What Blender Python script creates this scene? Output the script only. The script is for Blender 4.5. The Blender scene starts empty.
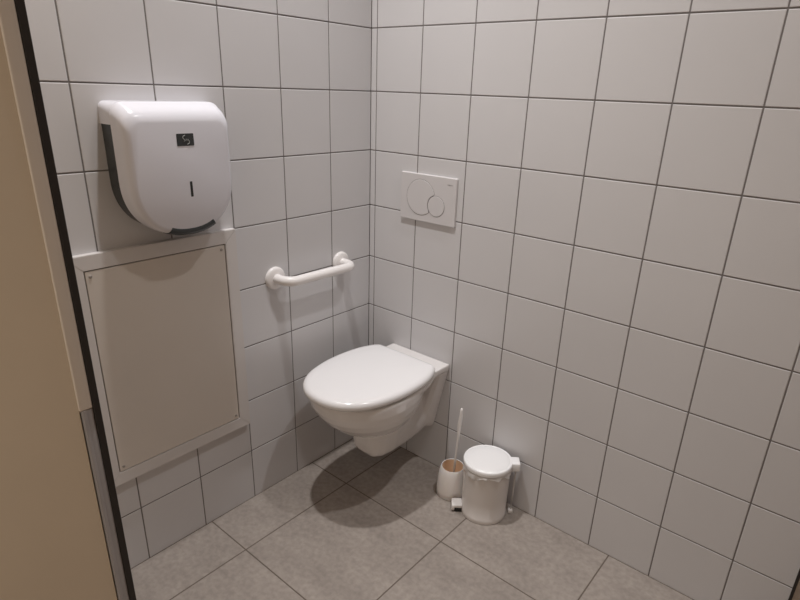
import bpy, bmesh, math, random
from mathutils import Vector, Matrix
random.seed(7)
scene = bpy.context.scene
COL = scene.collection
PI = math.pi

# ------------------------------------------------------------------ materials
def new_mat(name):
    m = bpy.data.materials.new(name); m.use_nodes = True
    nt = m.node_tree
    return m, nt, nt.nodes['Principled BSDF']

def plain(name, col, rough=0.4, metal=0.0, spec=0.5, coat=0.0, noise=0.0, nscale=20, bump=0.0, sss=0.0):
    m, nt, b = new_mat(name)
    b.inputs['Base Color'].default_value = (*col, 1)
    b.inputs['Roughness'].default_value = rough
    b.inputs['Metallic'].default_value = metal
    b.inputs['Specular IOR Level'].default_value = spec
    b.inputs['Coat Weight'].default_value = coat
    b.inputs['Coat Roughness'].default_value = 0.06
    if sss:
        b.inputs['Subsurface Weight'].default_value = sss
        b.inputs['Subsurface Radius'].default_value = (0.02, 0.012, 0.008)
        b.inputs['Subsurface Scale'].default_value = 0.5
    tc = nt.nodes.new('ShaderNodeTexCoord')
    n = nt.nodes.new('ShaderNodeTexNoise'); n.inputs['Scale'].default_value = nscale
    n.inputs['Detail'].default_value = 4
    nt.links.new(tc.outputs['Object'], n.inputs['Vector'])
    if noise:
        r = nt.nodes.new('ShaderNodeValToRGB')
        r.color_ramp.elements[0].position = 0.3; r.color_ramp.elements[1].position = 0.7
        r.color_ramp.elements[0].color = (*[c * (1 - noise) for c in col], 1)
        r.color_ramp.elements[1].color = (*[min(1, c * (1 + noise)) for c in col], 1)
        nt.links.new(n.outputs['Fac'], r.inputs['Fac'])
        nt.links.new(r.outputs['Color'], b.inputs['Base Color'])
    if bump:
        bp = nt.nodes.new('ShaderNodeBump'); bp.inputs['Strength'].default_value = bump
        bp.inputs['Distance'].default_value = 0.002
        nt.links.new(n.outputs['Fac'], bp.inputs['Height'])
        nt.links.new(bp.outputs['Normal'], b.inputs['Normal'])
    return m

M_tile = plain('glazed_wall_tile', (0.655, 0.645, 0.655), 0.3, spec=0.4, noise=0.015, nscale=3)
M_grout = plain('wall_grout', (0.20, 0.185, 0.18), 0.9, spec=0.2)
M_fgrout = plain('floor_grout', (0.16, 0.13, 0.11), 0.9, spec=0.2)
M_ceramic = plain('white_ceramic', (0.80, 0.775, 0.765), 0.12, spec=0.5, coat=0.4)
M_seat = plain('white_seat_plastic', (0.85, 0.84, 0.85), 0.16, spec=0.5)
M_plate = plain('white_satin_plastic', (0.66, 0.64, 0.645), 0.3, spec=0.4)
M_groove = plain('button_gap', (0.22, 0.2, 0.2), 0.7)
M_disp = plain('dispenser_white', (0.72, 0.715, 0.765), 0.22, spec=0.5)
M_dark = plain('smoked_plastic', (0.045, 0.05, 0.053), 0.25, spec=0.5)
M_slot = plain('slot_black', (0.02, 0.02, 0.02), 0.6)
M_logo = plain('badge_print', (0.42, 0.44, 0.44), 0.5)
M_bar = plain('bar_white', (0.86, 0.83, 0.82), 0.25, spec=0.5)
M_frame = plain('panel_frame_white', (0.66, 0.63, 0.615), 0.38, spec=0.4)
M_panel = plain('panel_white', (0.66, 0.605, 0.55), 0.40, spec=0.4, noise=0.02, nscale=4)
M_gapblk = plain('dark_gap', (0.07, 0.055, 0.05), 0.9)
M_screw = plain('screw_metal', (0.36, 0.33, 0.30), 0.5, metal=0.2)
M_bin = plain('bin_white', (0.74, 0.70, 0.675), 0.22, spec=0.5)
M_binlid = plain('bin_lid_white', (0.95, 0.95, 0.96), 0.25, spec=0.5)
M_chrome = plain('bin_rod_steel', (0.65, 0.62, 0.60), 0.3, metal=0.7)
M_pedal = plain('pedal_white', (0.85, 0.82, 0.80), 0.35)
M_foot = plain('black_rubber', (0.03, 0.028, 0.028), 0.8)
M_holder = plain('holder_white', (0.84, 0.80, 0.77), 0.3, sss=0.15)
M_inner = plain('holder_inside_warm_light', (0.92, 0.68, 0.48), 0.5, sss=0.2)  # peach stands for warm light coming through the cup wall
M_brush = plain('brush_handle_white', (0.88, 0.86, 0.85), 0.35)
M_bristle = plain('bristle_white', (0.80, 0.72, 0.64), 0.8)
M_cream = plain('cream_paint', (0.74, 0.63, 0.49), 0.55, spec=0.3, noise=0.02, nscale=6)
M_jamb = plain('cream_jamb', (0.78, 0.70, 0.61), 0.45, spec=0.35)
M_jamb_shade = plain('jamb_shade_grey', (0.44, 0.42, 0.42), 0.4, metal=0.2)  # lower jamb tone, with its shade put into the colour
M_gasket = plain('dark_gasket', (0.028, 0.022, 0.018), 0.7)
M_beige = plain('side_wall_paint', (0.22, 0.15, 0.095), 0.6)
M_ceil = plain('ceiling_paint', (0.72, 0.70, 0.67), 0.9)
M_lamp = plain('lamp_ring', (0.7, 0.7, 0.7), 0.4)

def bag_material():
    m, nt, b = new_mat('thin_white_bag')
    b.inputs['Base Color'].default_value = (0.85, 0.83, 0.82, 1)
    b.inputs['Roughness'].default_value = 0.35
    b.inputs['Transmission Weight'].default_value = 0.15
    return m
M_bag = bag_material()

def floor_tile_material():
    m, nt, b = new_mat('floor_stone_tile')
    tc = nt.nodes.new('ShaderNodeTexCoord')
    n1 = nt.nodes.new('ShaderNodeTexNoise'); n1.inputs['Scale'].default_value = 5
    n1.inputs['Detail'].default_value = 8; n1.inputs['Roughness'].default_value = 0.65
    n2 = nt.nodes.new('ShaderNodeTexNoise'); n2.inputs['Scale'].default_value = 60
    n2.inputs['Detail'].default_value = 4
    mp = nt.nodes.new('ShaderNodeMapping'); mp.inputs['Scale'].default_value = (1, 2.2, 1)
    nt.links.new(tc.outputs['Object'], mp.inputs['Vector'])
    nt.links.new(mp.outputs['Vector'], n1.inputs['Vector'])
    nt.links.new(tc.outputs['Object'], n2.inputs['Vector'])
    r = nt.nodes.new('ShaderNodeValToRGB')
    r.color_ramp.elements[0].position = 0.3; r.color_ramp.elements[0].color = (0.295, 0.257, 0.229, 1)
    r.color_ramp.elements[1].position = 0.72; r.color_ramp.elements[1].color = (0.392, 0.345, 0.309, 1)
    r2 = nt.nodes.new('ShaderNodeValToRGB')
    r2.color_ramp.elements[0].position = 0.35; r2.color_ramp.elements[0].color = (0.42, 0.42, 0.42, 1)
    r2.color_ramp.elements[1].position = 0.65; r2.color_ramp.elements[1].color = (0.58, 0.58, 0.58, 1)
    mx = nt.nodes.new('ShaderNodeMixRGB'); mx.blend_type = 'OVERLAY'; mx.inputs['Fac'].default_value = 0.6
    nt.links.new(n1.outputs['Fac'], r.inputs['Fac']); nt.links.new(n2.outputs['Fac'], r2.inputs['Fac'])
    nt.links.new(r.outputs['Color'], mx.inputs['Color1']); nt.links.new(r2.outputs['Color'], mx.inputs['Color2'])
    nt.links.new(mx.outputs['Color'], b.inputs['Base Color'])
    b.inputs['Roughness'].default_value = 0.55
    b.inputs['Specular IOR Level'].default_value = 0.35
    bp = nt.nodes.new('ShaderNodeBump'); bp.inputs['Strength'].default_value = 0.15
    bp.inputs['Distance'].default_value = 0.001
    nt.links.new(n2.outputs['Fac'], bp.inputs['Height']); nt.links.new(bp.outputs['Normal'], b.inputs['Normal'])
    return m
M_floor = floor_tile_material()

# ------------------------------------------------------------------ helpers
def link(name, bm, mats, parent=None, smooth=False, loc=None, angle=None):
    me = bpy.data.meshes.new(name)
    bmesh.ops.recalc_face_normals(bm, faces=bm.faces[:])
    bm.to_mesh(me); bm.free()
    for m in (mats if isinstance(mats, (list, tuple)) else [mats]): me.materials.append(m)
    o = bpy.data.objects.new(name, me); COL.objects.link(o)
    if parent is not None: o.parent = parent
    if loc: o.location = loc
    if smooth:
        me.shade_smooth()
        if angle: me.set_sharp_from_angle(angle=math.radians(angle))
    return o

def empty(name, loc, label, cat, group=None, rz=0):
    o = bpy.data.objects.new(name, None); COL.objects.link(o)
    o.location = loc; o.rotation_euler = (0, 0, rz); o.empty_display_size = 0.05
    o['label'] = label; o['category'] = cat
    if group: o['group'] = group
    return o

def tag(o, label, cat, group=None):
    o['label'] = label; o['category'] = cat
    if group: o['group'] = group
    return o

def struct(o):
    o['kind'] = 'structure'; return o

def box(bm, x0, x1, y0, y1, z0, z1, mi=0, bev=0.0, seg=2):
    vs = [bm.verts.new(p) for p in ((x0,y0,z0),(x1,y0,z0),(x1,y1,z0),(x0,y1,z0),(x0,y0,z1),(x1,y0,z1),(x1,y1,z1),(x0,y1,z1))]
    fs = [bm.faces.new([vs[i] for i in f]) for f in ((0,3,2,1),(4,5,6,7),(0,1,5,4),(1,2,6,5),(2,3,7,6),(3,0,4,7))]
    for f in fs: f.material_index = mi
    if bev:
        es = list({e for f in fs for e in f.edges})
        r = bmesh.ops.bevel(bm, geom=es, offset=bev, segments=seg, profile=0.5, affect='EDGES')
        for f in r['faces']: f.material_index = mi

def loft(bm, rings, close=True, cap0=True, cap1=True, mi=0):
    """rings: lists of Vectors with the same count"""
    R = [[bm.verts.new(p) for p in r] for r in rings]
    n = len(R[0])
    for a, b in zip(R, R[1:]):
        for i in range(n if close else n - 1):
            j = (i + 1) % n
            f = bm.faces.new((a[i], a[j], b[j], b[i])); f.material_index = mi
    if cap0: bm.faces.new(list(reversed(R[0]))).material_index = mi
    if cap1: bm.faces.new(R[-1]).material_index = mi
    return R

def lathe(bm, prof, cx=0, cy=0, n=48, cap0=True, cap1=True, mi=0):
    rings = [[Vector((cx + r * math.cos(2*PI*i/n), cy + r * math.sin(2*PI*i/n), z)) for i in range(n)] for r, z in prof]
    return loft(bm, rings, True, cap0, cap1, mi)

def tube(bm, pts, rad, n=16, mi=0, cap=True):
    pts = [Vector(p) for p in pts]
    rads = rad if isinstance(rad, (list, tuple)) else [rad] * len(pts)
    t0 = (pts[1] - pts[0]).normalized()
    ref = Vector((0, 0, 1)) if abs(t0.z) < 0.9 else Vector((1, 0, 0))
    u = t0.cross(ref).normalized()
    rings = []
    for i, p in enumerate(pts):
        t = (pts[min(i+1, len(pts)-1)] - pts[max(i-1, 0)]).normalized()
        u = (u - t * u.dot(t)).normalized(); v = t.cross(u)
        rings.append([p + (u * math.cos(2*PI*k/n) + v * math.sin(2*PI*k/n)) * rads[i] for k in range(n)])
    return loft(bm, rings, True, cap, cap, mi)

def arc(c, a, b, r, t0, t1, n):
    c, a, b = Vector(c), Vector(a), Vector(b)
    return [c + (a * math.cos(t0 + (t1-t0)*k/n) + b * math.sin(t0 + (t1-t0)*k/n)) * r for k in range(n+1)]

# ------------------------------------------------------------------ room
W = 1.575          # side wall
YF = -1.215        # inner face of the front partition
H = 2.9
XJ = 0.450         # left edge of the doorway
ROW = 0.195        # top of the first row of tiles
G = 0.0016         # half a grout line

def spans(cuts):
    return list(zip(cuts, cuts[1:]))

def tiles_back():
    bm = bmesh.new()
    box(bm, -0.10, W, 0.0012, 0.10, 0, H, 1)
    xs = [0.0, 0.0256] + [0.2234 + 0.2*i for i in range(7)] + [W]
    zs = [0.0] + [ROW + 0.2*i for i in range(15)]
    zs = [z for z in zs if z < H] + [H]
    for x0, x1 in spans(xs):
        for z0, z1 in spans(zs):
            if x1 - x0 < 0.01 or z1 - z0 < 0.01: continue
            a = 0.0005 if x0 == 0.0 else G
            b = 0.003 if x1 == W else G
            box(bm, x0 + a, x1 - b, 0.0, 0.006, z0 + (-0.0012 if z0 == 0 else G), z1 - G, 0, 0.0017, 2)
    return bm
struct(link('wall_back', tiles_back(), [M_tile, M_grout]))

def tiles_left():
    bm = bmesh.new()
    box(bm, -0.10, -0.0012, YF - 0.0, 0.0, 0, H, 1)
    ys = [0.0] + [-(0.197 + 0.2*i) for i in range(6)]
    ys = [y for y in ys if y > YF] + [YF]
    zs = [0.0] + [ROW + 0.2*i for i in range(15)]
    zs = [z for z in zs if z < H] + [H]
    for y1, y0 in spans(ys):
        for z0, z1 in spans(zs):
            if y1 - y0 < 0.01 or z1 - z0 < 0.01: continue
            box(bm, -0.006, 0.0, y0 + G, y1 - (0.001 if y1 == 0 else G), z0 + (-0.0012 if z0 == 0 else G), z1 - G, 0, 0.0017, 2)
    return bm
struct(link('wall_left', tiles_left(), [M_tile, M_grout]))

bm = bmesh.new(); box(bm, W, W + 0.10, -2.6, 0.10, 0, H)
struct(link('wall_right', bm, M_beige))
bm = bmesh.new(); box(bm, W - 0.007, W, -0.007, 0.0, 0, H)
struct(link('trim_1', bm, M_gasket))

# floor: 45 cm stone tiles over a grout bed
bm = bmesh.new()
box(bm, -0.10, W + 0.10, -2.6, 0.10, -0.05, -0.0008, 1)
xs = [0.0, 0.195, 0.645, 1.095, 1.545, W]
ys = [0.0, -0.323, -0.776, -1.229, -1.682, -2.135, -2.588]
for x0, x1 in spans(xs):
    for y1, y0 in spans(ys):
        box(bm, x0 + 0.002, x1 - 0.002, y0 + 0.002, y1 - 0.002, -0.006, 0.0, 0, 0.0008, 1)
struct(link('floor', bm, [M_floor, M_fgrout]))

bm = bmesh.new(); box(bm, -0.10, W + 0.10, -2.6, 0.10, H, H + 0.05)
struct(link('ceiling', bm, M_ceil))

# front partition with the doorway the photo is taken through
FT = 0.034
YO = YF - FT
DH = 2.12
bm = bmesh.new()
box(bm, -1.5, XJ - 0.004, YO + 0.001, YF, 0, H)
box(bm, XJ - 0.004, W, YO + 0.001, YF, DH, H)
box(bm, W - 0.035, W, YO + 0.001, YF, 0, DH)
struct(link('wall_front', bm, M_cream))

door = bpy.data.objects.new('door_1', None); COL.objects.link(door); door.location = (XJ, YF, 0); struct(door)
def dlink(name, bm, mat, **k): 
    return link(name, bm, mat, door, **k)
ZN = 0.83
bm = bmesh.new()   # cream jamb profile above the latch, slightly proud of the partition
yb = YF - 0.012
box(bm, -0.022, 0.0, YO - YF - 0.0015, -0.012, ZN, DH, 0, 0.003, 3)
dlink('jamb_cover', bm, M_jamb, smooth=True, angle=40)
bm = bmesh.new()   # lower jamb, greyed to paint in the shade below the latch
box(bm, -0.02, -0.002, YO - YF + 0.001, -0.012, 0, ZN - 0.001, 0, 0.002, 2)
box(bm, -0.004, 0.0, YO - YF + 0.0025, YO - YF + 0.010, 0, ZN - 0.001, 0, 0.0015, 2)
dlink('jamb_shaded', bm, M_jamb_shade, smooth=True, angle=40)
bm = bmesh.new()
box(bm, -0.02, 0.0012, -0.012, 0.0006, 0, DH, 0, 0.001, 1)
dlink('gasket', bm, M_gasket)
LA = math.radians(30)      # the leaf stands open towards the viewer's side
bm = bmesh.new()
box(bm, -0.040, 0.0, -0.92, 0.0, 0.006, DH - 0.01, 0, 0.002, 2)
leaf = dlink('leaf', bm, M_cream, smooth=True, angle=40)
leaf.location = (-0.0045, YO - YF - 0.001, 0); leaf.rotation_euler = (0, 0, -LA)

# ------------------------------------------------------------------ ceiling lamps (above the frame)
LAMPS = [(0.29, -0.68), (1.23, -0.27)]
for k, (lx, ly) in enumerate(LAMPS):
    bm = bmesh.new()
    lathe(bm, [(0.040, -0.001), (0.043, -0.006), (0.052, -0.006), (0.055, -0.0005)], n=40, cap0=False, cap1=False)
    o = link('ceiling_lamp', bm, M_lamp, loc=(lx, ly, H), smooth=True)
    tag(o, 'round recessed ceiling lamp above the toilet' if k == 0 else 'round recessed ceiling lamp nearer the side wall', 'lamp')
    li = bpy.data.lights.new('downlight', 'SPOT'); li.energy = 106 if k == 0 else 67
    li.spot_size = math.radians(104); li.spot_blend = 1.0; li.shadow_soft_size = 0.036 if k == 0 else 0.046
    li.color = (1.0, 0.98, 0.975)
    lo = bpy.data.objects.new('downlight', li); COL.objects.link(lo); lo.location = (lx, ly, H - 0.012)

# ------------------------------------------------------------------ toilet
XC = 0.276
def egg(z, a, yf, yb, n=64, p=2.0, xc=XC, wb=0.8):
    """egg outline: widest at ym, front end yf, back end yb (flattened, width a*wb)"""
    ym = yf * 0.5 + yb * 0.5
    out = []
    for i in range(n):
        t = 2*PI*i/n
        c, s = math.cos(t), math.sin(t)
        if s < 0:
            x = a * math.copysign(abs(c)**0.98, c); y = ym + (ym - yf) * -abs(s)**1.0
        else:
            e = 2/3.4
            x = a * math.copysign(abs(c)**e, c) ; y = ym + (yb - ym) * abs(s)**e
            k = (y - ym) / (yb - ym)
            x *= 1 - (1 - wb) * k**1.6
        out.append(Vector((x, y, z)))
    return out

toilet = empty('toilet', (XC, 0, 0), 'white wall-hung toilet with closed lid fixed to the tiled wall', 'toilet')

def superrect(y, x_half, z0, z1, p=4.0, n=40, taper=1.0, xt=None):
    out = []
    zc = (z0 + z1)/2; hz = (z1 - z0)/2
    for i in range(n):
        t = 2*PI*i/n
        c, s = math.cos(t), math.sin(t)
        x = math.copysign(abs(c)**(2/p), c); z = math.copysign(abs(s)**(2/p), s)
        k = (z + 1)/2
        hw = x_half + ((xt if xt is not None else x_half) - x_half) * k
        out.append(Vector((x * hw, y, zc + z*hz)))
    return out

bm = bmesh.new()
# bowl
prof = [(0.225, .035, -.30, -.17), (0.232, .062, -.335, -.15), (0.25, .088, -.367, -.14), (0.275, .116, -.40, -.13),
        (0.305, .139, -.435, -.12), (0.34, .158, -.466, -.11), (0.375, .170, -.490, -.10), (0.41, .177, -.507, -.09),
        (0.44, .179, -.513, -.085), (0.452, .178, -.512, -.083), (0.457, .174, -.508, -.085)]
loft(bm, [egg(.457-(.457-z)*.88, a, f, b, wb=0.78) for z, a, f, b in prof])
# trap and its run to the wall
tr = [(-.325, .030, .205, .27, .03), (-.318, .048, .172, .30, .05), (-.300, .062, .150, .32, .065), (-.27, .070, .138, .33, .075), (-.22, .073, .131, .35, .082),
      (-.15, .073, .128, .38, .072), (-.08, .074, .133, .40, .062), (-.035, .078, .147, .42, .07), (-.0005, .080, .162, .43, .09)]
loft(bm, [superrect(y, a, z0 + .010*min(1, -y/.1), z1, 3.2, xt=b) for y, a, z0, z1, b in tr])
# flared flange at the wall
fl = [(-.058, .050, .200, .458, .126), (-.046, .066, .186, .4640, .1365), (-.022, .077, .175, .4655, .1410), (-.0005, .0815, .170, .4655, .1420)]
loft(bm, [superrect(y, a, z0, z1, 16, xt=b, n=72) for y, a, z0, z1, b in fl])
# rim running back into the deck
loft(bm, [egg(z, a, -.49, -.025, wb=w) for z, a, w in ((.412, .150, .78), (.424, .164, .80), (.440, .172, .81), (.4575, .1725, .815))])
# deck behind the seat
box(bm, -.1385, .1385, -.090, -.0005, .442, .4655)
body = link('bowl', bm, M_ceramic, toilet)
rm = body.modifiers.new('merge', 'REMESH'); rm.mode = 'VOXEL'; rm.voxel_size = 0.0035; rm.use_smooth_shade = True
sm = body.modifiers.new('soften', 'SMOOTH'); sm.iterations = 7; sm.factor = 0.5

# outline of the seat and the lid (half width, y)
half = [(0.0, -.533), (.048, -.527), (.090, -.508), (.125, -.478), (.153, -.436), (.172, -.385), (.184, -.325), (.188, -.265), (.186, -.205), (.178, -.15), (.163, -.105), (.148, -.077), (.126, -.063), (.06, -.061), (0.0, -.060)]
half = [(x*.972, -.533 + (y+.533)*(.533-.083)/(.533-.060)) for x, y in half]
def smooth_outline(pts, n=12):
    P = [Vector((x, y)) for x, y in pts] + [Vector((-x, y)) for x, y in reversed(pts[1:-1])]
    out = []; m = len(P)
    for i in range(m):
        p0, p1, p2, p3 = P[i-1], P[i], P[(i+1) % m], P[(i+2) % m]
        for k in range(4):
            t = k/4
            out.append(0.5*((2*p1) + (p2-p0)*t + (2*p0-5*p1+4*p2-p3)*t*t + (3*p1-p0-3*p2+p3)*t**3))
    return out
OUT = smooth_outline(half)
def inset(d, z):
    n = len(OUT); res = []
    for i, p in enumerate(OUT):
        t = (OUT[(i+1) % n] - OUT[i-1]).normalized()
        nrm = Vector((t.y, -t.x))
        c = Vector((0, -.28))
        if nrm.dot(p - c) < 0: nrm = -nrm
        q = p - nrm*d
        res.append(Vector((q.x, q.y, z)))
    return res
def scaled(s, z):
    c = Vector((0, -.29))
    return [Vector(((p.x-c.x)*s, c.y + (p.y-c.y)*s, z)) for p in OUT]
bm = bmesh.new()
rings = [inset(.014, .4645), inset(.006, .4655), inset(.0015, .4695), inset(0, .4755), inset(.0006, .4815), inset(.003, .487), inset(.008, .4915), inset(.016, .4945), scaled(.85, .4963), scaled(.6, .4985), scaled(.3, .4998), scaled(.08, .500)]
loft(bm, rings)
lid = link('lid', bm, M_seat, toilet, smooth=True)
bm = bmesh.new()   # seat ring under the lid
def inner(s, z):
    return scaled(s, z)
R = [inset(.022, .4575), inset(.020, .459), inset(.020, .4625), inset(.022, .4635), inner(.62, .464), inner(.60, .4575)]
R.append(R[0])
rr = [[bm.verts.new(p) for p in r] for r in R[:-1]]
rr.append(rr[0]); n = len(rr[0])
for a, b in zip(rr, rr[1:]):
    for i in range(n):
        bm.faces.new((a[i], a[(i+1) % n], b[(i+1) % n], b[i]))
link('seat', bm, M_seat, toilet, smooth=True, angle=50)
for sx in (-1, 1):
    bm = bmesh.new()
    lathe(bm, [(0.011, .462), (0.013, .4635), (0.013, .470), (0.011, .474)], sx*.078, -.074, 20)
    link('hinge', bm, M_seat, toilet, smooth=True, angle=50)

# ------------------------------------------------------------------ flush plate
fp = empty('flush_plate', (0.2785, 0, 1.056), 'white rectangular dual flush plate with two round buttons above the toilet', 'flush plate')
bm = bmesh.new()
hx, hz = .1205, .0815
def rrect(y, hx, hz, r, n=6):
    out = []
    for cx, cz, a0 in ((hx-r, hz-r, 0), (-hx+r, hz-r, PI/2), (-hx+r, -hz+r, PI), (hx-r, -hz+r, 1.5*PI)):
        for k in range(n+1):
            a = a0 + PI/2*k/n
            out.append(Vector((cx + r*math.cos(a), y, cz + r*math.sin(a))))
    return out
loft(bm, [rrect(-.0002, hx, hz, .004), rrect(-.0065, hx, hz, .004), rrect(-.0082, hx-.0008, hz-.0008, .0035), rrect(-.009, hx-.0022, hz-.0022, .002)])
link('plate', bm, M_plate, fp)
BC, BR = (-.0285, .002), .0625
SC, SR = (.040, -.0205), .0362
def disc_button(name, c, r, cut=None, y0=-.0089, y1=-.0099):
    # groove (dark) and slightly raised button; the big one gives way to the small one
    def outline(rad, y, grow=0.0):
        pts = []
        n = 96
        for i in range(n):
            a = 2*PI*i/n
            p = Vector((c[0] + rad*math.cos(a), c[1] + rad*math.sin(a)))
            if cut:
                d = p - Vector(cut[0]); rc = cut[1] + grow
                if d.length < rc:
                    # slide toward the centre of the big circle until outside the small one
                    cc = Vector(c); lo, hi = 0.0, 1.0
                    for _ in range(30):
                        mid = (lo+hi)/2; q = cc.lerp(p, mid)
                        if (q - Vector(cut[0])).length < rc: hi = mid
                        else: lo = mid
                    p = cc.lerp(p, lo)
            pts.append(Vector((p.x, y, p.y)))
        return pts
    bm = bmesh.new()
    loft(bm, [outline(r, y0 + .0005, .0), outline(r, y0 - .0002, 0)])
    ring = link(name, bm, M_groove, fp)
    bm = bmesh.new()
    loft(bm, [outline(r-.0016, y0, .0018), outline(r-.0016, y1, .0018), outline(r-.0026, y1-.0004, .0028)])
    link('button_face', bm, M_plate, ring)
disc_button('large_button', BC, BR, (SC, SR))
disc_button('small_button', SC, SR)

def text_mesh(name, s, size, mat, parent, loc, rot):
    cu = bpy.data.curves.new(name, 'FONT'); cu.body = s; cu.size = size; cu.extrude = 0.0002
    cu.align_x = 'CENTER'; cu.align_y = 'CENTER'; cu.resolution_u = 3
    t = bpy.data.objects.new(name + '_tmp', cu); COL.objects.link(t)
    dg = bpy.context.evaluated_depsgraph_get()
    me = bpy.data.meshes.new_from_object(t.evaluated_get(dg))
    bpy.data.objects.remove(t)
    me.materials.clear(); me.materials.append(mat)
    o = bpy.data.objects.new(name, me); COL.objects.link(o); o.parent = parent
    o.location = loc; o.rotation_euler = rot
    return o
text_mesh('lettering', 'GEBERIT', .0058, M_groove, fp, (.094, -.0091, .0575), (PI/2, 0, 0))

# ------------------------------------------------------------------ grab bar
gb = empty('grab_bar', (0, -.308, .8045), 'short white grab bar on two round flanges beside the toilet', 'grab bar')
gb.rotation_euler = (-.015, 0, 0)
ya, yb_, off, rad = -.15, .15, .074, .0165
pts = [(.004, ya, 0)] + [(.004 + .012*i, ya, 0) for i in range(1, 3)]
r = .038
pts = [Vector((.004, ya, 0)), Vector((.02, ya, 0))]
pts += arc((off-r, ya+r, 0), (0, -1, 0), (1, 0, 0), r, 0, PI/2, 10)
pts += [Vector((off, ya + r + (yb_-ya-2*r)*k/6, 0)) for k in range(1, 6)]
pts += arc((off-r, yb_-r, 0), (1, 0, 0), (0, 1, 0), r, 0, PI/2, 10)
pts += [Vector((.02, yb_, 0)), Vector((.004, yb_, 0))]
bm = bmesh.new(); tube(bm, pts, rad, 24)
link('rail', bm, M_bar, gb, smooth=True)
for y in (ya, yb_):
    bm = bmesh.new()
    prof = [(.0385, .0003), (.0385, .006), (.036, .010), (.028, .0125), (.018, .0135)]
    rings = [[Vector((h, y + q*math.cos(2*PI*i/40), q*math.sin(2*PI*i/40))) for i in range(40)] for q, h in prof]
    loft(bm, rings)
    link('flange', bm, M_bar, gb, smooth=True, angle=60)

# ------------------------------------------------------------------ access panel
PY0, PY1, PZ0, PZ1 = -1.085, -.606, .321, .999
ap = empty('access_panel', (0, (PY0+PY1)/2, PZ0), 'off-white screwed access panel in a mitred frame under the paper dispenser', 'panel')
cy = (PY0+PY1)/2
TF = .020
def framebar(a, b, c, d):
    # a,b outer corners; c,d inner corners (y,z)
    bm = bmesh.new()
    cs = [(a, TF - .002), (b, TF - .002), (c, TF), (d, TF)]
    low = [bm.verts.new((.0003, p[0]-cy, p[1]-PZ0)) for p in (a, b, c, d)]
    hi = [bm.verts.new((TF, p[0]-cy, p[1]-PZ0)) for p in (a, b, c, d)]
    bm.faces.new(low); bm.faces.new(hi)
    for i in range(4):
        j = (i+1) % 4
        bm.faces.new((low[i], low[j], hi[j], hi[i]))
    bmesh.ops.bevel(bm, geom=[e for e in bm.edges if all(v.co.x > .01 for v in e.verts)], offset=.0012, segments=2, affect='EDGES')
    return bm
fw = .039
o0, o1, o2, o3 = (PY0, PZ0), (PY1, PZ0), (PY1, PZ1), (PY0, PZ1)
i0, i1, i2, i3 = (PY0+fw, PZ0+fw), (PY1-fw, PZ0+fw), (PY1-fw, PZ1-fw), (PY0+fw, PZ1-fw)
for quad in ((o0, o1, i1, i0), (o1, o2, i2, i1), (o2, o3, i3, i2), (o3, o0, i0, i3)):
    link('frame_bar', framebar(*quad), M_frame, ap, smooth=True, angle=30)
bm = bmesh.new(); box(bm, .0004, .012, PY0+.030-cy, PY1-.03-cy, .03, PZ1-PZ0-.03)
link('rebate', bm, M_gapblk, ap)
gp = .0028
bm = bmesh.new(); box(bm, .012, TF-.001, i0[0]+gp-cy, i1[0]-gp-cy, fw+gp-.0008, PZ1-PZ0-fw-gp, 0, .0008, 1)
pnl = link('cover', bm, M_panel, ap)
for yy in (i0[0]+.014, i1[0]-.014):
    for zz in (PZ0+fw+.016, PZ1-fw-.016):
        bm = bmesh.new()
        rings = [[Vector((h, yy-cy + q*math.cos(2*PI*i/16), zz-PZ0 + q*math.sin(2*PI*i/16))) for i in range(16)] for q, h in ((.0042, TF-.0012), (.0042, TF), (.003, TF+.0012))]
        loft(bm, rings); link('screw', bm, M_screw, pnl, smooth=True, angle=40)

# ------------------------------------------------------------------ paper dispenser
DY, DZ = -.795, 1.357      # centre line, top
dp = empty('paper_dispenser', (0, DY, DZ), 'large white toilet paper dispenser with rounded bottom and dark side strips', 'paper dispenser')
def ushape(x, hw, top, bot, rt=.022, n=14):
    """U outline: flat top with rounded corners, round bottom"""
    out = []
    rb = hw * 0.98
    zc = bot + rb*1.0
    for cy_, a0, a1, r_, cz, N in ((hw-rt, 0, PI/2, rt, top-rt, 8), (-hw+rt, PI/2, PI, rt, top-rt, 8)):
        for k in range(N+1):
            a = a0 + (a1-a0)*k/N
            out.append(Vector((x, cy_ + r_*math.cos(a), cz + r_*math.sin(a))))
    # left side down
    for k in range(1, 5):
        out.append(Vector((x, -hw, top-rt + (zc-(top-rt))*k/5)))
    for k in range(0, 41):
        a = PI + PI*k/40
        c, s = math.cos(a), math.sin(a)
        e = 2/2.25
        out.append(Vector((x, hw*math.copysign(abs(c)**e, c), zc - rb*abs(s)**e)))
    for k in range(1, 5):
        out.append(Vector((x, hw, zc + (top-rt-zc)*k/5)))
    return out
bm = bmesh.new()
rings = [ushape(.0004, .1455, -.030, -.324), ushape(.058, .1445, -.030, -.324)]
loft(bm, rings)
link('back_case', bm, M_dark, dp, smooth=True, angle=40)
bm = bmesh.new()
T = .022
sec = [(.054, .1480, 0, -.328, .034), (.062, .1455, -.004, -.329, .034), (.074, .1445, -.009, -.329, .034), (.087, .142, -.0165, -.328, .034), (.096, .139, -.025, -.326, .034),
       (.1005, .1340, -.0325, -.323, .033), (.1035, .1295, -.040, -.3185, .032), (.1048, .125, -.0455, -.314, .030)]
loft(bm, [ushape(x, hw, t, b, rt) for x, hw, t, b, rt in sec])
cover = link('cover', bm, M_disp, dp, smooth=True, angle=60)
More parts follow.
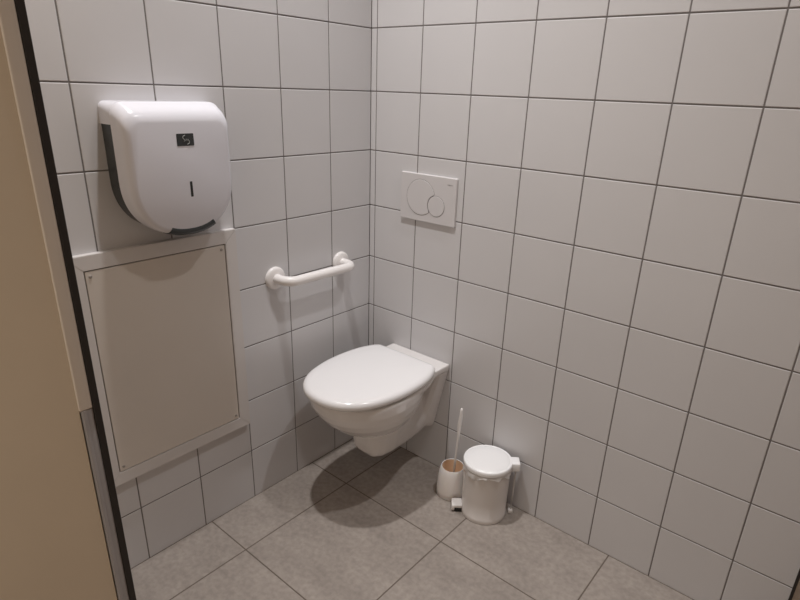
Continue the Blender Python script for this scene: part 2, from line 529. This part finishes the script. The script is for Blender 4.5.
# white shoulders: the cover reaches the wall along the top and upper sides
bm = bmesh.new()
def shoulder(x, rt):
    o = []
    hw = .148
    pts = [(hw, -.052)]
    pts += [(hw-rt + rt*math.cos(PI/2*k/8), -rt + rt*math.sin(PI/2*k/8)) for k in range(9)]
    pts += [(-hw+rt + rt*math.cos(PI/2+PI/2*k/8), -rt + rt*math.sin(PI/2+PI/2*k/8)) for k in range(9)]
    pts += [(-hw, -.052), (-hw+.006, -.052), (hw-.006, -.052)]
    return [Vector((x, a, b)) for a, b in pts]
loft(bm, [shoulder(.0004, .016), shoulder(.03, .026), shoulder(.0545, .034)])
link('shoulder', bm, M_disp, cover, smooth=True, angle=60)
# badge, slot, window
XFc = .1048
bm = bmesh.new(); 
ring = [Vector((0, v.x, v.z)) for v in rrect(0, .0232, .0148, .002)]
loft(bm, [[p + Vector((XFc-.0004, .008, -.0875)) for p in ring], [p + Vector((XFc+.0006, .008, -.0875)) for p in ring]])
badge = link('badge', bm, M_dark, dp)
bm = bmesh.new()
bx, by_, bz = XFc+.0009, .009, -.0875
def stroke(pl, r=.0008): tube(bm, [(bx, by_ + a*1.2, bz + b*1.2) for a, b in pl], r, 6)
stroke([(-.001, .009), (-.005, .0075), (-.0065, .004), (-.004, .001)])
stroke([(.004, .001), (.008, -.003), (.0075, -.007), (.003, -.0095)])
stroke([(-.004, -.004), (-.003, .001), (-.0005, -.003), (.001, .0015), (.003, -.002)])
link('emblem', bm, M_logo, badge)
bm = bmesh.new(); box(bm, XFc-.0004, XFc+.0005, .0085, .0155, -.230, -.191, 0, .0003, 1)
link('level_slot', bm, M_slot, dp)
# dark tear window along the bottom of the front
bm = bmesh.new()
def wpt(a, x, k):
    hw, rb = .1305, .128
    zc = -.3255 + rb
    c, s = math.cos(a), math.sin(a); e = 2/2.25
    return Vector((x, (hw+k)*math.copysign(abs(c)**e, c), zc - (rb+k)*abs(s)**e))
A0, A1 = PI + PI*.365, PI + PI*.675
rows = []
for k in range(25):
    a = A0 + (A1-A0)*k/24
    rows.append([wpt(a, .1052, -.014), wpt(a, .1065, -.008), wpt(a, .1045, .001), wpt(a, .096, .0045), wpt(a, .070, .0055), wpt(a, .070, -.01), wpt(a, .095, -.014)])
loft(bm, rows)
link('tear_window', bm, M_dark, dp, smooth=True, angle=60)

# ------------------------------------------------------------------ pedal bin
BX, BY = .666, -.096
ang = math.atan2(.075, .10)     # direction of the hinge
pb = empty('pedal_bin', (BX, BY, 0), 'small white pedal bin with closed lid standing on the floor by the wall', 'bin', rz=ang)
bm = bmesh.new()
lathe(bm, [(.076, .0), (.0795, .002), (.080, .010), (.080, .018), (.0785, .020), (.0795, .08), (.081, .17), (.0815, .199), (.0793, .200), (.077, .12), (.075, .03)], n=64)
link('body', bm, M_bin, pb, smooth=True, angle=40)
bm = bmesh.new()
lathe(bm, [(0.0822, 0.2040), (0.0850, 0.2050), (0.0857, 0.2130), (0.0850, 0.2190), (0.0825, 0.2220), (0.0790, 0.2215), (0.0775, 0.2205), (0.0760, 0.2215), (0.0690, 0.2240), (0.0500, 0.2265), (0.0280, 0.2280), (0.0040, 0.2285)], n=64)
link('lid', bm, M_binlid, pb, smooth=True, angle=60)
bm = bmesh.new()   # hinge block
box(bm, .078, .110, -.022, .022, .189, .221, 0, .004, 3)
link('hinge', bm, M_binlid, pb, smooth=True, angle=40)
bm = bmesh.new()
tube(bm, [(.098, -.004, .012), (.098, -.004, .10), (.099, -.003, .192)], .0026, 10)
link('lift_rod', bm, M_chrome, pb, smooth=True)
bm = bmesh.new(); box(bm, .088, .104, -.013, .005, .0005, .016, 0, .003, 2)
link('rod_foot', bm, M_pedal, pb, smooth=True, angle=40)
bm = bmesh.new(); box(bm, -.108, -.078, -.021, .021, .018, .030, 0, .003, 3); box(bm, -.115, -.104, -.021, .021, .008, .028, 0, .003, 2)
ped = link('pedal', bm, M_pedal, pb, smooth=True, angle=40)
bm = bmesh.new(); box(bm, -.106, -.076, -.018, .018, .0005, .0165, 0, .002, 1)
link('pedal_base', bm, M_foot, ped)

# liner hanging out under the lid
bm = bmesh.new()
n = 96; rings = []
for j in range(9):
    r_ = []
    for i in range(n):
        a = 2*PI*i/n
        drop = .016 + .006*math.sin(3*a+.7) + .004*math.sin(7*a) + .003*math.sin(13*a+2)
        if j < 2: rr_, zz = .0765 + .004*j, .2005 + .0022*j*.5
        else:
            k = (j-2)/6
            rr_ = .0832 + .0028*math.sin(11*a + 2*k)*k + .0018*math.sin(23*a+1)*k + .0012*k
            zz = .2025 - drop*k
        r_.append(Vector((rr_*math.cos(a), rr_*math.sin(a), zz)))
    rings.append(r_)
loft(bm, rings, True, False, False)
bag = link('bin_liner', bm, M_bag, loc=(BX, BY, 0), smooth=True)
tag(bag, 'thin crumpled white bag peeking out under the bin lid', 'bin bag')
so = bag.modifiers.new('thick', 'SOLIDIFY'); so.thickness = .0006

# ------------------------------------------------------------------ toilet brush and its holder
HX, HY = .522, -.095
bm = bmesh.new()
lathe(bm, [(.050, .0), (.0545, .003), (.055, .025), (.053, .07), (.0475, .105), (.0435, .117), (.0415, .121), (.0395, .120)], n=48, cap1=False)
hold = empty('brush_holder', (HX, HY, 0), 'white rounded toilet brush holder on the floor beside the bin', 'brush holder')
link('cup', bm, M_holder, hold, smooth=True, angle=70)
bm = bmesh.new()
R_ = lathe(bm, [(.0394, .1197), (.0402, .105), (.044, .06), (.045, .012)], n=48, cap0=False, cap1=True)
link('liner', bm, M_inner, hold, smooth=True, angle=70)

br = empty('toilet_brush', (HX, HY, 0), 'white toilet brush with thin handle standing in its holder', 'toilet brush')
tip = Vector((.019, .001, .370)); base = Vector((.005, .001, .078))
def lerp(t): return base.lerp(tip, t)
bm = bmesh.new()
pl = [lerp(t) for t in (0, .25, .5, .62, .70, .78, .86, .93, .97, 1.0)]
pl[4] += Vector((-.001, 0, 0)); pl[5] += Vector((-.001, 0, 0))
tube(bm, pl, [.0045, .0042, .0042, .0048, .0062, .0072, .0066, .0050, .0052, .0030], 14)
link('handle', bm, M_brush, br, smooth=True)
bm = bmesh.new()
prof = [(.008, .014), (.022, .018), (.027, .03), (.028, .05), (.024, .066), (.010, .074)]
lathe(bm, prof, n=40)
for v in bm.verts:
    k = 1 + random.uniform(-.06, .06); v.co.x *= k; v.co.y *= k
link('bristle_head', bm, M_bristle, br, smooth=True)
bm = bmesh.new(); lathe(bm, [(.007, .072), (.012, .075), (.012, .079), (.006, .084)], n=24)
link('collar', bm, M_brush, br, smooth=True, angle=50)

# ------------------------------------------------------------------ light from the corridor
w = bpy.data.worlds.new('corridor_light'); scene.world = w; w.use_nodes = True
w.node_tree.nodes['Background'].inputs['Color'].default_value = (1.0, 0.86, 0.72, 1)
w.node_tree.nodes['Background'].inputs['Strength'].default_value = 0.68

# ------------------------------------------------------------------ camera
F, CX, CY = 570.5776, 7.3103, 13.2149
Rm = ((0.76627433, 0.64162974, 0.03368863), (0.25861631, -0.26000901, -0.93032947), (-0.58816771, 0.72160002, -0.36517415))
cd = bpy.data.cameras.new('camera'); cam = bpy.data.objects.new('camera', cd); COL.objects.link(cam)
cd.sensor_fit = 'HORIZONTAL'; cd.sensor_width = 36; cd.lens = F/800*36
cd.shift_x = -CX/800; cd.shift_y = CY/800; cd.clip_start = 0.01
mw = Matrix(((Rm[0][0], -Rm[1][0], -Rm[2][0], 1.48602818), (Rm[0][1], -Rm[1][1], -Rm[2][1], -1.57548289), (Rm[0][2], -Rm[1][2], -Rm[2][2], 1.40589369), (0, 0, 0, 1)))
cam.matrix_world = mw
scene.camera = cam

scene.view_settings.view_transform = 'Standard'; scene.view_settings.look = 'None'
scene.view_settings.gamma = 1; scene.view_settings.use_curve_mapping = False
scene.view_settings.exposure = 0.0
